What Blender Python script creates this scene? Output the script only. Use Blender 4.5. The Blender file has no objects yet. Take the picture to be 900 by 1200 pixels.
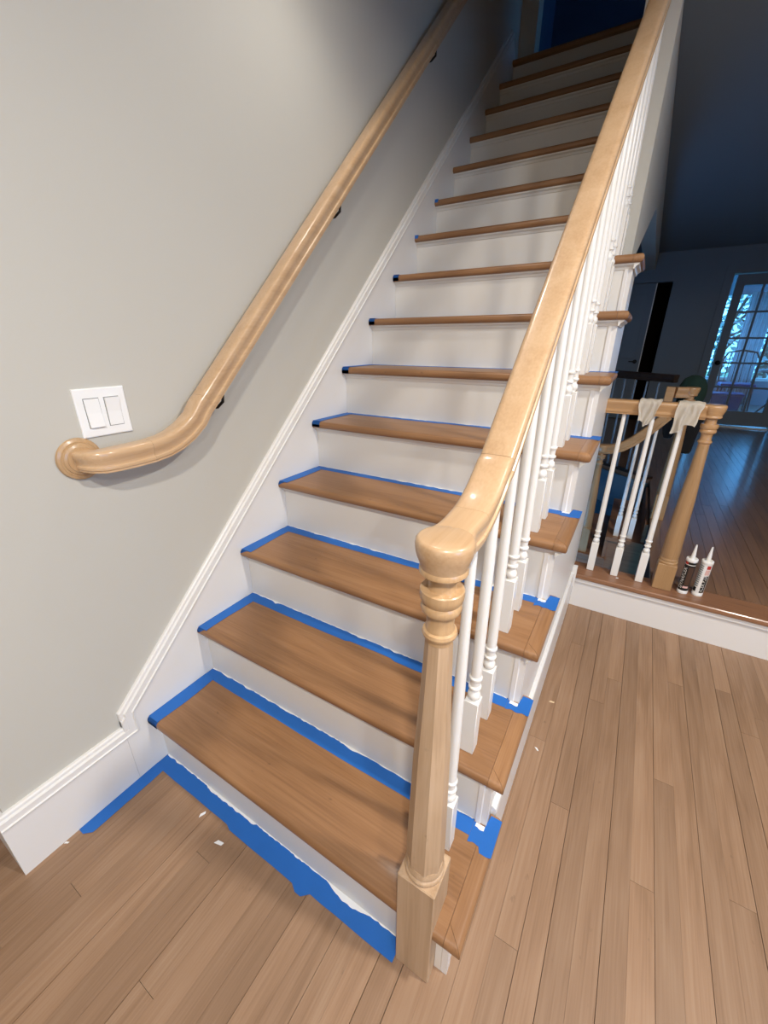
import bpy, bmesh, math, random
from mathutils import Vector, Matrix
random.seed(7)
S = bpy.context.scene
COL = S.collection

# ------------------------------------------------------------------ camera, world, lights, exposure
cam_d = bpy.data.cameras.new('camera')
cam = bpy.data.objects.new('camera', cam_d); COL.objects.link(cam)
cam.location = (1.0746, -0.4243, 1.2353)
cam.rotation_euler = (1.17521, 0.0, 0.54283)
cam_d.sensor_fit = 'HORIZONTAL'; cam_d.sensor_width = 36.0
cam_d.lens = 476.66 / 900 * 36.0
cam_d.clip_start = 0.02
S.camera = cam

WORLD_STRENGTH = 4.2
world = bpy.data.worlds.new('world'); S.world = world; world.use_nodes = True
bgn = world.node_tree.nodes['Background']
bgn.inputs[0].default_value = (0.11, 0.45, 1.0, 1)
bgn.inputs[1].default_value = WORLD_STRENGTH

S.view_settings.view_transform = 'Standard'; S.view_settings.look = 'None'
S.view_settings.gamma = 1.0; S.view_settings.use_curve_mapping = False
S.view_settings.exposure = 0.68

# recessed ceiling lamps of the room the camera stands in: (x, y, watts)
CEIL = 2.45
LAMPS = [(2.25, 0.25, 29.0), (1.5, -1.1, 27.0), (2.6, -1.5, 17.0)]
LAMP_COL = (1.0, 0.945, 0.875)
for lx, ly, lw in LAMPS:
    ld = bpy.data.lights.new('recessed_lamp', 'AREA'); ld.shape = 'DISK'; ld.size = 0.15
    ld.energy = lw; ld.color = LAMP_COL
    lo = bpy.data.objects.new('recessed_lamp', ld); COL.objects.link(lo)
    lo.location = (lx, ly, CEIL - 0.012)

# recessed spot above the lower flight, close to the wall
SPOT = (0.33, 0.78)
sd = bpy.data.lights.new('stair_spot', 'SPOT'); sd.energy = 7.0; sd.color = LAMP_COL; sd.spot_size = math.radians(128); sd.spot_blend = 0.8; sd.shadow_soft_size = 0.05
so = bpy.data.objects.new('stair_spot', sd); COL.objects.link(so); so.location = (SPOT[0], SPOT[1], CEIL - 0.012)

# ------------------------------------------------------------------ helpers
def lin(hexs):
    hexs = hexs.lstrip('#'); out = []
    for i in (0, 2, 4):
        c = int(hexs[i:i+2], 16) / 255
        out.append(c / 12.92 if c <= 0.04045 else ((c + 0.055) / 1.055) ** 2.4)
    return (*out, 1)

def new_mat(name):
    m = bpy.data.materials.new(name); m.use_nodes = True
    return m, m.node_tree.nodes, m.node_tree.links, m.node_tree.nodes['Principled BSDF']

def plain(name, col, rough=0.5, metal=0.0, coat=0.0, bump=0.0, bscale=60, var=0.04, vscale=3.0):
    m, n, l, b = new_mat(name)
    tc = n.new('ShaderNodeTexCoord')
    no = n.new('ShaderNodeTexNoise'); no.inputs['Scale'].default_value = vscale; no.inputs['Detail'].default_value = 3
    l.new(tc.outputs['Object'], no.inputs['Vector'])
    hs = n.new('ShaderNodeHueSaturation'); hs.inputs['Color'].default_value = col if len(col) == 4 else (*col, 1)
    mr = n.new('ShaderNodeMapRange'); mr.inputs[3].default_value = 1 - var; mr.inputs[4].default_value = 1 + var
    l.new(no.outputs['Fac'], mr.inputs[0]); l.new(mr.outputs[0], hs.inputs['Value'])
    l.new(hs.outputs[0], b.inputs['Base Color'])
    b.inputs['Roughness'].default_value = rough; b.inputs['Metallic'].default_value = metal
    b.inputs['Coat Weight'].default_value = coat; b.inputs['Coat Roughness'].default_value = 0.15
    if bump:
        nb = n.new('ShaderNodeTexNoise'); nb.inputs['Scale'].default_value = bscale; nb.inputs['Detail'].default_value = 4
        l.new(tc.outputs['Object'], nb.inputs['Vector'])
        bp = n.new('ShaderNodeBump'); bp.inputs['Strength'].default_value = bump; bp.inputs['Distance'].default_value = 0.002
        l.new(nb.outputs['Fac'], bp.inputs['Height']); l.new(bp.outputs[0], b.inputs['Normal'])
    return m

def wood(name, dark, mid, light, axis='y', rough=0.45, coat=0.0, tone=0.12, scale=1.0, coat_rough=0.15, spots=0.0):
    m, n, l, b = new_mat(name)
    tc = n.new('ShaderNodeTexCoord'); oi = n.new('ShaderNodeObjectInfo')
    mul = n.new('ShaderNodeMath'); mul.operation = 'MULTIPLY'; mul.inputs[1].default_value = 37.0
    l.new(oi.outputs['Random'], mul.inputs[0])
    cmb = n.new('ShaderNodeCombineXYZ')
    for i in range(3): l.new(mul.outputs[0], cmb.inputs[i])
    add = n.new('ShaderNodeVectorMath'); add.operation = 'ADD'
    l.new(tc.outputs['Object'], add.inputs[0]); l.new(cmb.outputs[0], add.inputs[1])
    def stretched(across, along, detail, dist=0.0):
        mp = n.new('ShaderNodeMapping')
        s = [across * scale] * 3; s['xyz'.index(axis)] = along * scale
        mp.inputs['Scale'].default_value = s
        l.new(add.outputs[0], mp.inputs['Vector'])
        no = n.new('ShaderNodeTexNoise'); no.inputs['Scale'].default_value = 1.0
        no.inputs['Detail'].default_value = detail; no.inputs['Distortion'].default_value = dist
        l.new(mp.outputs[0], no.inputs['Vector']); return no
    big = stretched(22, 2.2, 3, 1.2)
    fine = stretched(230, 5.0, 3, 0.3)
    ramp = n.new('ShaderNodeValToRGB'); e = ramp.color_ramp.elements
    e[0].position = 0.28; e[0].color = dark; e[1].position = 0.74; e[1].color = light
    k = e.new(0.5); k.color = mid
    mixf = n.new('ShaderNodeMath'); mixf.operation = 'MULTIPLY_ADD'; mixf.inputs[1].default_value = 0.40
    sub = n.new('ShaderNodeMath'); sub.operation = 'MULTIPLY_ADD'; sub.inputs[1].default_value = 0.55; sub.inputs[2].default_value = 0.02
    l.new(big.outputs['Fac'], sub.inputs[0]); l.new(fine.outputs['Fac'], mixf.inputs[0]); l.new(sub.outputs[0], mixf.inputs[2])
    l.new(mixf.outputs[0], ramp.inputs[0])
    hs = n.new('ShaderNodeHueSaturation'); l.new(ramp.outputs[0], hs.inputs['Color'])
    mr = n.new('ShaderNodeMapRange'); mr.inputs[3].default_value = 1 - tone; mr.inputs[4].default_value = 1 + tone
    l.new(oi.outputs['Random'], mr.inputs[0]); l.new(mr.outputs[0], hs.inputs['Value'])
    last = hs.outputs[0]
    if spots:
        sn = stretched(55, 30, 2); sr = n.new('ShaderNodeValToRGB')
        sr.color_ramp.elements[0].position = 0.72; sr.color_ramp.elements[0].color = (1, 1, 1, 1)
        sr.color_ramp.elements[1].position = 0.80; sr.color_ramp.elements[1].color = (1 - spots, 1 - spots, 1 - spots, 1)
        l.new(sn.outputs['Fac'], sr.inputs[0])
        mx = n.new('ShaderNodeMix'); mx.data_type = 'RGBA'; mx.blend_type = 'MULTIPLY'; mx.inputs[0].default_value = 1
        l.new(last, mx.inputs[6]); l.new(sr.outputs[0], mx.inputs[7]); last = mx.outputs[2]
    l.new(last, b.inputs['Base Color'])
    b.inputs['Roughness'].default_value = rough
    b.inputs['Coat Weight'].default_value = coat; b.inputs['Coat Roughness'].default_value = coat_rough
    bp = n.new('ShaderNodeBump'); bp.inputs['Strength'].default_value = 0.12; bp.inputs['Distance'].default_value = 0.001
    l.new(fine.outputs['Fac'], bp.inputs['Height']); l.new(bp.outputs[0], b.inputs['Normal'])
    return m

M = {}
M['wall'] = plain('wall_paint', lin('c5c2b8'), 0.6, bump=0.08, bscale=220, var=0.02)
M['trim'] = plain('trim_paint', lin('e6e3df'), 0.32, bump=0.04, bscale=90, var=0.015)
M['riser'] = plain('riser_paint', lin('e4e0d8'), 0.38, bump=0.05, bscale=70, var=0.02)
M['baluster'] = plain('baluster_paint', lin('ebe8e2'), 0.3, var=0.01)
M['ceiling'] = plain('ceiling_paint', lin('d6d4d0'), 0.7, var=0.02)
M['hall_wall'] = plain('hall_paint_blue_light', lin('75828e'), 0.6, var=0.03)  # blue-grey paint that also carries the hall's dim blue daylight
M['hall_ceiling'] = plain('hall_ceiling_paint_shade', lin('75838f'), 0.7, var=0.02)  # darker blue-grey, with the shade of the hall ceiling in the colour
M['upstairs'] = plain('upstairs_paint', lin('4b5a74'), 0.6)
M['tread'] = wood('tread_wood', lin('7d5838'), lin('946b47'), lin('a37a54'), 'x', 0.42, 0.12, 0.06, spots=0.35)
M['nosing'] = wood('nosing_wood', lin('805b3b'), lin('976e4a'), lin('a57c56'), 'y', 0.42, 0.12, 0.06)
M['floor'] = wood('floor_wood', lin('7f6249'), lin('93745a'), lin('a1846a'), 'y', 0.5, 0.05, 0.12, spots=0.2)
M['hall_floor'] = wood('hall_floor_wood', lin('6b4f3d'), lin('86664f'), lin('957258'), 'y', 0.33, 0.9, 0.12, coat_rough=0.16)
M['border'] = wood('border_wood', lin('6f4c36'), lin('8d6448'), lin('9c7354'), 'x', 0.38, 0.3, 0.05)
M['rail'] = wood('rail_wood', lin('bd9871'), lin('cba881'), lin('d5b590'), 'y', 0.34, 0.5, 0.04, coat_rough=0.12)
M['railx'] = wood('rail_wood_across', lin('a37c54'), lin('b68e63'), lin('c29b71'), 'x', 0.32, 0.4, 0.04)
M['railz'] = wood('oak_post_wood', lin('93704d'), lin('a68259'), lin('b49068'), 'z', 0.42, 0.15, 0.04, spots=0.2)
M['newel'] = wood('newel_wood', lin('a88a6b'), lin('bc9e7e'), lin('c8ac8e'), 'z', 0.5, 0.05, 0.04, spots=0.25)
M['newel_gloss'] = wood('newel_wood_varnished', lin('b08d66'), lin('c19d73'), lin('cdac84'), 'z', 0.36, 0.4, 0.03)
M['sub'] = plain('subfloor_closet_shade', lin('2a1c12'), 0.9)
M['tape'] = plain('blue_tape', lin('1b66b9'), 0.55, bump=0.15, bscale=260, var=0.08, vscale=14)
M['smear'] = plain('wet_white_paint', lin('eeeff0'), 0.35)
M['plate'] = plain('switch_plastic', lin('f4f4f2'), 0.3, var=0.005)
M['gap'] = plain('shadow_gap', lin('77756f'), 0.6)
M['black_metal'] = plain('dark_bronze_metal', lin('1d1712'), 0.4, 0.6)
M['dark_rail'] = wood('dark_rail_wood', lin('241712'), lin('34231a'), lin('423024'), 'x', 0.4, 0.2)
M['cloth'] = plain('rag_cotton', lin('ece4d6'), 0.9, bump=0.4, bscale=500, var=0.12, vscale=25)
M['green'] = plain('dark_green_fabric', lin('0c2a22'), 0.9, bump=0.3, bscale=300)
M['black'] = plain('black_fabric', lin('0d0d0f'), 0.95, bump=0.3, bscale=300)
M['tube_white'] = plain('caulk_plastic', lin('eceae6'), 0.35)
M['tube_black'] = plain('label_black', lin('1b1a1a'), 0.4)
M['tube_grey'] = plain('label_grey', lin('8f9290'), 0.5)
M['tube_brown'] = plain('label_brown', lin('4a3428'), 0.45)
M['tube_red'] = plain('label_red', lin('b3302c'), 0.45)
M['tube_pink'] = plain('label_pale_pink', lin('d8b0a8'), 0.45)
M['chair'] = plain('chair_dark_frame', lin('20242c'), 0.5)
M['blue_box'] = plain('blue_plastic_box', lin('1d3f86'), 0.5)
M['curtain'] = plain('white_curtain', lin('c9ced4'), 0.9)
M['table_top'] = plain('table_top', lin('4a4d52'), 0.25)
M['bark'] = plain('tree_bark', lin('4b4138'), 0.9)
M['leaf'] = plain('tree_leaves', lin('6f7f78'), 0.7, var=0.3, vscale=6)
M['grass'] = plain('outside_lawn', lin('6c7d52'), 0.9)
M['basement'] = plain('basement_and_lit_fascia', lin('5d7482'), 0.7)
M['chip'] = plain('wood_chip', lin('e3c9a4'), 0.7)
M['lens'] = None
m, n, l, b = new_mat('lamp_lens')
b.inputs['Emission Color'].default_value = (*LAMP_COL, 1); b.inputs['Emission Strength'].default_value = 12.0
M['lens'] = m
m, n, l, b = new_mat('pane_glass')
n.remove(b); tr = n.new('ShaderNodeBsdfTransparent'); tr.inputs[0].default_value = (0.86, 0.92, 0.95, 1)
gl = n.new('ShaderNodeBsdfGlossy'); gl.inputs['Roughness'].default_value = 0.03
mx = n.new('ShaderNodeMixShader'); mx.inputs[0].default_value = 0.07
l.new(tr.outputs[0], mx.inputs[1]); l.new(gl.outputs[0], mx.inputs[2])
l.new(mx.outputs[0], n['Material Output'].inputs[0]); M['glass'] = m

def thing(name, label, cat, loc=(0, 0, 0), group=None):
    o = bpy.data.objects.new(name, None); COL.objects.link(o); o.location = loc
    o.empty_display_size = 0.05
    o['label'] = label; o['category'] = cat
    if group: o['group'] = group
    return o
def tag(o, label, cat, group=None):
    o['label'] = label; o['category'] = cat
    if group: o['group'] = group
    return o
def struct(o, label=None):
    o['kind'] = 'structure'
    if label: o['label'] = label
    return o
def root_loc(p):
    v = Vector((0, 0, 0))
    while p is not None:
        v += p.location; p = p.parent
    return v
def obj(name, bm, mat, parent=None, origin=None, smooth=False, angle=None):
    """bm in world coordinates -> one object; its origin is set at `origin` (world)"""
    bmesh.ops.recalc_face_normals(bm, faces=bm.faces)
    base = root_loc(parent)
    og = Vector(origin) if origin is not None else base
    bmesh.ops.translate(bm, verts=bm.verts, vec=-og)
    me = bpy.data.meshes.new(name); bm.to_mesh(me); bm.free()
    if smooth:
        for p in me.polygons: p.use_smooth = True
        if angle: me.set_sharp_from_angle(angle=angle)
    if mat is not None:
        for mm in (mat if isinstance(mat, (list, tuple)) else [mat]): me.materials.append(M[mm])
    o = bpy.data.objects.new(name, me); COL.objects.link(o)
    if parent is not None: o.parent = parent
    o.location = og - base
    return o
def add_box(bm, x0, x1, y0, y1, z0, z1, bev=0.0, seg=2):
    vs = [bm.verts.new(p) for p in [(x0,y0,z0),(x1,y0,z0),(x1,y1,z0),(x0,y1,z0),(x0,y0,z1),(x1,y0,z1),(x1,y1,z1),(x0,y1,z1)]]
    fs = [bm.faces.new([vs[i] for i in f]) for f in [(3,2,1,0),(4,5,6,7),(0,1,5,4),(1,2,6,5),(2,3,7,6),(3,0,4,7)]]
    if bev:
        es = set(); [es.update(f.edges) for f in fs]
        bmesh.ops.bevel(bm, geom=list(es), offset=bev, segments=seg, profile=0.5, affect='EDGES')
    return bm
def box(name, mat, x0, x1, y0, y1, z0, z1, parent=None, bev=0.0, seg=2, centred=False):
    bm = bmesh.new(); add_box(bm, x0, x1, y0, y1, z0, z1, bev, seg)
    og = ((x0+x1)/2, (y0+y1)/2, z0) if (centred or parent is None) else None
    return obj(name, bm, mat, parent, origin=og)
def add_prism(bm, pts, axis, a0, a1):
    """2-D polygon pts extruded along axis: for axis x pts are (y,z); y -> (x,z); z -> (x,y)"""
    def P(p, a): return {'x': (a, p[0], p[1]), 'y': (p[0], a, p[1]), 'z': (p[0], p[1], a)}[axis]
    A = [bm.verts.new(P(p, a0)) for p in pts]; B = [bm.verts.new(P(p, a1)) for p in pts]
    bm.faces.new(A); bm.faces.new(B[::-1]); k = len(pts)
    for i in range(k): bm.faces.new([A[i], B[i], B[(i+1) % k], A[(i+1) % k]])
    return bm
def add_lathe(bm, prof, c, seg=28, phase=0.0, cap=True, axis='z'):
    rings = []
    for r, z in prof:
        ring = []
        for k in range(seg):
            a = phase + 2 * math.pi * k / seg; u, v = r * math.cos(a), r * math.sin(a)
            p = (c[0]+u, c[1]+v, c[2]+z) if axis == 'z' else ((c[0]+z, c[1]+u, c[2]+v) if axis == 'x' else (c[0]+u, c[1]+z, c[2]+v))
            ring.append(bm.verts.new(p))
        rings.append(ring)
    for a, b2 in zip(rings, rings[1:]):
        for k in range(seg): bm.faces.new([a[k], a[(k+1) % seg], b2[(k+1) % seg], b2[k]])
    if cap: bm.faces.new(rings[0][::-1]); bm.faces.new(rings[-1])
    return bm
def add_sweep(bm, prof, path, scales=None, cap=True, up0=Vector((0, 0, 1)), t0=None, t1=None):
    """prof: closed list of (side, up); path: list of points"""
    P = [Vector(p) for p in path]; rings = []
    for i, p in enumerate(P):
        if i == 0: t = Vector(t0) if t0 else P[1] - P[0]
        elif i == len(P) - 1: t = Vector(t1) if t1 else P[-1] - P[-2]
        else: t = (P[i+1] - P[i]).normalized() + (P[i] - P[i-1]).normalized()
        t.normalize()
        side = t.cross(up0)
        side.normalize(); up = side.cross(t)
        s = scales[i] if scales else (1, 1)
        rings.append([bm.verts.new(p + side * (u * s[0]) + up * (v * s[1])) for u, v in prof])
    k = len(prof)
    for a, b2 in zip(rings, rings[1:]):
        for j in range(k): bm.faces.new([a[j], a[(j+1) % k], b2[(j+1) % k], b2[j]])
    if cap: bm.faces.new(rings[0][::-1]); bm.faces.new(rings[-1])
    return bm
def add_tube(bm, path, r, seg=8):
    prof = [(r*math.cos(2*math.pi*k/seg), r*math.sin(2*math.pi*k/seg)) for k in range(seg)]
    P = [Vector(p) for p in path]; d = (P[-1] - P[0]).normalized()
    up = Vector((0, 0, 1)) if abs(d.z) < 0.95 else Vector((0, 1, 0))
    return add_sweep(bm, prof, P, up0=up)

# ------------------------------------------------------------------ stair dimensions
H = 0.19; R = 0.2092; NOSE = 0.029; TW = 1.0; TT = 0.027
NT = 14; OPEN = 8                    # fourteen treads, the lowest eight open on the right
WX0, WX1, WY = 0.835, 0.945, 8 * R   # wall that starts above the eighth tread
HF = 0.19                            # floor level of the hall behind
HC = 2.29                            # its ceiling
FY_ = 6.6
PY = 1.555                           # front edge of the hall floor

# ------------------------------------------------------------------ room shell
def sbox(name, mat, *a, label=None): return struct(box(name, mat, *a), label)
fl = sbox('floor', 'sub', -1.06, 3.26, -1.36, PY + 0.02, -0.10, -0.019, label='oak strip floor at the foot of the stairs')
# strip floor: every board a piece of its own
PITCH = 0.0515
butts = {5: [0.485], 9: [0.39], 4: [0.115, 1.25], 3: [0.678], -8: [-0.34], -3: [-0.75], 7: [1.1], 10: [0.72], 6: [0.95], 8: [-0.4], 11: [1.2], 12: [0.1]}
OPENJ = {-11, -8, -4, -2, 0, 1, 5, 6, 8, 10, 12, 14, 15}
x = 0.835 - PITCH * 36; k = -36
while x < 3.2:
    cuts = [-1.35]
    b_ = sorted(butts.get(k, []))
    if not b_:
        y = -1.35 + random.uniform(0.3, 2.6)
        while y < PY - 0.3:
            b_.append(y); y += random.uniform(1.2, 2.2)
    cuts += b_ + [PY + 0.01]
    for a, c in zip(cuts, cuts[1:]):
        g = random.uniform(0.0009, 0.0014) if k in OPENJ else random.choice([0.0001, 0.0001, 0.0002, 0.0004])
        x1 = x + PITCH
        box('floor_plank', 'floor', x + g, x1 - 0.0001, a + 0.0005, c - 0.0002, -0.019, random.uniform(-0.0003, 0.0), parent=fl, centred=True)
    x += PITCH; k += 1
for nm, a in [('floor_edge', (-3, -1.06, -3.2, 1.57)), ('floor_edge', (3.26, 4.2, -3.2, 1.57)), ('floor_edge', (-1.06, 3.26, -3.2, -1.36))]:
    sbox(nm, 'floor', *a, -0.10, 0.0)

# left wall, with the outer corner near the camera
sbox('wall_left', 'wall', -0.16, -0.018, -0.365, 3.05, -0.02, 5.0, label='greige painted wall beside the stairs')
sbox('wall_corner', 'wall', -3.0, -0.16, -0.365, -0.22, -0.02, CEIL)
sbox('wall_back', 'wall', -3.1, 4.3, -3.3, -3.2, -0.1, CEIL + 0.15)
sbox('wall_far_left', 'wall', -3.1, -3.0, -3.2, -0.22, -0.1, CEIL + 0.15)
# right wall of the near room, with an unseen window added for blue daylight
WY0, WY1, WZ0, WZ1 = -1.9, -0.5, 0.75, 2.05
wr = sbox('wall_right', 'wall', 4.2, 4.32, -3.2, WY0, -0.1, CEIL + 0.15)
sbox('wall_right', 'wall', 4.2, 4.32, WY1, 6.72, -0.1, CEIL + 0.15)
sbox('wall_right', 'wall', 4.2, 4.32, WY0, WY1, -0.1, WZ0)
sbox('wall_right', 'wall', 4.2, 4.32, WY0, WY1, WZ1, CEIL + 0.15)
w1 = struct(box('added_window', 'trim', 4.19, 4.33, WY0 - 0.06, WY0, WZ0 - 0.06, WZ1 + 0.06), 'added unseen window of the near room')
for nm, a in [('window_frame', (4.19, 4.33, WY1, WY1 + 0.06, WZ0 - 0.06, WZ1 + 0.06)), ('window_frame', (4.19, 4.33, WY0, WY1, WZ1, WZ1 + 0.06)),
              ('window_frame', (4.19, 4.33, WY0, WY1, WZ0 - 0.06, WZ0)), ('muntin', (4.25, 4.28, (WY0+WY1)/2 - 0.015, (WY0+WY1)/2 + 0.015, WZ0, WZ1)),
              ('muntin', (4.25, 4.28, WY0, WY1, 1.38, 1.41))]:
    box(nm, 'trim', *a, parent=w1)
# ceilings
sbox('ceiling', 'ceiling', 0.96, 4.3, -3.3, WY, CEIL, CEIL + 0.15, label='ceiling of the near room')
sbox('ceiling', 'ceiling', -3.1, 0.96, -3.3, -0.10, CEIL, CEIL + 0.15)
sbox('ceiling', 'ceiling', -0.018, 0.96, -0.10, 1.12, CEIL, CEIL + 0.15)
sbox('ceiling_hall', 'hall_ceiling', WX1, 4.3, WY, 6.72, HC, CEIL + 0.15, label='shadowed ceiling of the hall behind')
# stairwell shaft to the upper floor
sbox('wall_shaft', 'wall', 0.96, 1.06, -0.10, WY, CEIL + 0.15, 5.0)
sbox('wall_shaft', 'wall', -0.018, 0.96, 1.02, 1.12, CEIL + 0.15, 5.0)
sbox('ceiling_upper', 'ceiling', -0.2, 3.2, -0.3, 5.0, 5.0, 5.1)
# wall on the right of the upper flight
bm = bmesh.new()
zb = lambda y: (y - 0.0) / R * H - 0.12
add_prism(bm, [(WY, 1.50), (3.05, 2.0), (3.05, 5.0), (WY, 5.0)], 'x', WX0, WX1)
struct(obj('wall_stair', bm, 'wall'), 'end of the wall that closes the upper flight')
bm = bmesh.new(); add_prism(bm, [(3.051, 2.0), (FY_, 2.1), (FY_, 2.6), (3.051, 2.6)], 'x', WX0, WX1)
struct(obj('wall_stair_header', bm, 'wall'))
# upstairs landing
sbox('floor_landing', 'tread', -0.2, 3.2, NT * R + 0.02, 5.0, 2.60, NT * H + H, label='landing at the top of the stairs')
sbox('wall_upper_jamb', 'wall', -0.16, 0.085, 3.05, 3.15, 2.85, 5.0, label='short return of wall at the top of the stairs')
sbox('wall_upper', 'upstairs', -0.3, 3.2, 4.4, 4.5, 2.85, 5.0, label='dark blue wall at the top of the stairs')
sbox('wall_upper', 'upstairs', -0.3, -0.16, 3.05, 4.4, 2.85, 5.0)
# far right end of the landing: added unseen opening that lets in blue daylight
sbox('wall_upper', 'upstairs', 3.1, 3.2, 3.05, 3.15, 2.85, 5.0)
sbox('wall_upper', 'upstairs', 3.1, 3.2, 4.2, 4.4, 2.85, 5.0)
sbox('wall_upper', 'upstairs', 3.1, 3.2, 3.15, 4.2, 2.85, 4.45)
sbox('wall_upper', 'upstairs', 0.946, 3.2, 2.95, 3.05, 2.60, 5.0)

# hall behind: floors, walls
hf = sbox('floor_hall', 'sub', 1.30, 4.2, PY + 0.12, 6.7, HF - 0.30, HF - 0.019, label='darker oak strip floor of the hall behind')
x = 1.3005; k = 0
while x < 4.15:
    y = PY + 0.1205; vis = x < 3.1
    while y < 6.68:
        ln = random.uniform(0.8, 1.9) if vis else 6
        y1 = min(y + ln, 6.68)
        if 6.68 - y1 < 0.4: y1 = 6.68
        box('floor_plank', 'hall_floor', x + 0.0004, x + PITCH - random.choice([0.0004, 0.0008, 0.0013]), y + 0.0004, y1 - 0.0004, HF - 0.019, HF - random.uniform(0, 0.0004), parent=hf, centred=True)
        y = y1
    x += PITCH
# border board along the edge with rounded nosing, white fascia below
bm = bmesh.new(); add_box(bm, 0.952, 3.6, PY - 0.022, PY + 0.12, HF - 0.026, HF, 0.008, 3)
obj('floor_border', bm, 'border', hf, origin=(2.2, PY, HF))
struct(box('trim_1', 'trim', 0.985, 3.6, PY, PY + 0.02, 0.0, HF - 0.026), 'white fascia board under the edge of the hall floor')
struct(box('trim_2', 'trim', 0.985, 3.6, PY - 0.010, PY, HF - 0.048, HF - 0.026), 'thin white moulding under the hall floor nosing')
sbox('wall_stairwell', 'basement', 0.70, 3.6, PY + 0.02, PY + 0.11, -2.3, HF - 0.027)
# far part of the hall floor beyond the stairwell
bm = bmesh.new(); add_prism(bm, [(-0.14, 4.60), (0.60, 4.02), (0.95, 3.72), (1.30, 3.42), (1.30, 6.7), (-0.14, 6.7)], 'z', HF - 0.27, HF)
struct(obj('floor_hall_far', bm, ['hall_floor']), 'hall floor beyond the stairwell')
bm = bmesh.new()
pts = [(-0.14, 4.60), (0.60, 4.02), (0.95, 3.72), (1.295, 3.425)]
add_prism(bm, pts + [(p[0] - 0.02, p[1] - 0.022) for p in pts[::-1]], 'z', HF - 0.32, HF - 0.03)
struct(obj('trim_3', bm, 'basement'), 'painted fascia around the far side of the stairwell')  # white board; the blue light on it is put into the colour
# basement
sbox('floor_basement', 'basement', -0.3, 3.6, 1.6, 6.7, -2.4, -2.3)
sbox('wall_basement', 'basement', -0.3, -0.16, 1.6, 6.7, -2.3, 2.3)
sbox('wall_basement', 'basement', -0.16, 3.6, 5.0, 5.1, -2.3, HF - 0.30)
sbox('wall_basement', 'basement', 1.9, 2.0, 1.66, 5.0, -2.3, HF - 0.30)
# underside of the main stairs
bm = bmesh.new()
add_prism(bm, [(WY - 0.3, zb(WY - 0.3) - 0.02), (NT * R, NT * H - 0.14), (4.6, NT * H - 0.14), (4.6, NT * H - 0.20), (NT * R, NT * H - 0.20), (WY - 0.3, zb(WY - 0.3) - 0.07)], 'x', -0.16, WX1 - 0.002)
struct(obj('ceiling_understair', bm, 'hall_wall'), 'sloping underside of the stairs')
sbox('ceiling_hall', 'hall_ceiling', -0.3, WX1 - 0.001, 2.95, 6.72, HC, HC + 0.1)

# ------------------------------------------------------------------ far wall of the hall (y = FY) with two doors
FY = 6.6
D1 = (0.42, 1.18); D2 = (1.79, 2.62); DZ1 = 1.955; DZ2 = 2.0
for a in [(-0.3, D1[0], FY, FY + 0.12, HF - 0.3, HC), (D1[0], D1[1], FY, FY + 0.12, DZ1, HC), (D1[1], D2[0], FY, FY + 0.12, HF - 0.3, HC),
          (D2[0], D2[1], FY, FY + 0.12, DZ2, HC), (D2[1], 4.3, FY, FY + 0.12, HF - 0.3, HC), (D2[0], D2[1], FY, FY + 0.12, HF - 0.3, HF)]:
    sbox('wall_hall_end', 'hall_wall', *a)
# room behind the first door; its darkness is put into the wall colour
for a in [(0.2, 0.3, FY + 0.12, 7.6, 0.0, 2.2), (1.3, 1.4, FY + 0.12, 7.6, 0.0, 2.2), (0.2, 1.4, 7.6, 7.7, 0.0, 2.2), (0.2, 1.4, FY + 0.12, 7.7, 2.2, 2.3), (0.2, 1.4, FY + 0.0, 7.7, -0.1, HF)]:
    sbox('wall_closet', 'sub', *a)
d1 = struct(thing('door_1', 'dark interior door standing ajar at the end of the hall', 'door', (0.44, FY, HF)))
del d1['category']
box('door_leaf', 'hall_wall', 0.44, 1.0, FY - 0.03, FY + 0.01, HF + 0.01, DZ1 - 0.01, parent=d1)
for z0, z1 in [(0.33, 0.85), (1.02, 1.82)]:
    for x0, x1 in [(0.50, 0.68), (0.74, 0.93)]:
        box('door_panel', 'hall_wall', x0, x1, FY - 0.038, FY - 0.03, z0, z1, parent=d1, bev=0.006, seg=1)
box('door_edge_highlight', 'trim', 1.0, 1.012, FY - 0.03, FY + 0.01, HF + 0.01, DZ1 - 0.01, parent=d1)  # white strip paints the highlight along the leaf's edge
bm = bmesh.new(); add_lathe(bm, [(0.026, 0), (0.026, -0.008), (0.01, -0.012), (0.01, -0.05)], (0.945, FY - 0.03, 0.985), 14, axis='y')
add_box(bm, 0.87, 0.955, FY - 0.088, FY - 0.074, 0.978, 0.992)
obj('door_lever', bm, 'black_metal', d1)
# casings
def casing(name, x0, x1, zt, wdt, label, mat='hall_wall'):
    c = struct(box(name, mat, x0 - wdt, x0, FY - 0.02, FY, HF, zt + wdt), label)
    box('casing_side', mat, x1, x1 + wdt, FY - 0.02, FY, HF, zt + wdt, parent=c)
    box('casing_head', mat, x0, x1, FY - 0.02, FY, zt, zt + wdt, parent=c)
casing('trim_4', D1[0], D1[1], DZ1, 0.07, 'casing of the door standing ajar')
casing('trim_5', D2[0], D2[1], DZ2, 0.09, 'casing of the glazed door')
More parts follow.
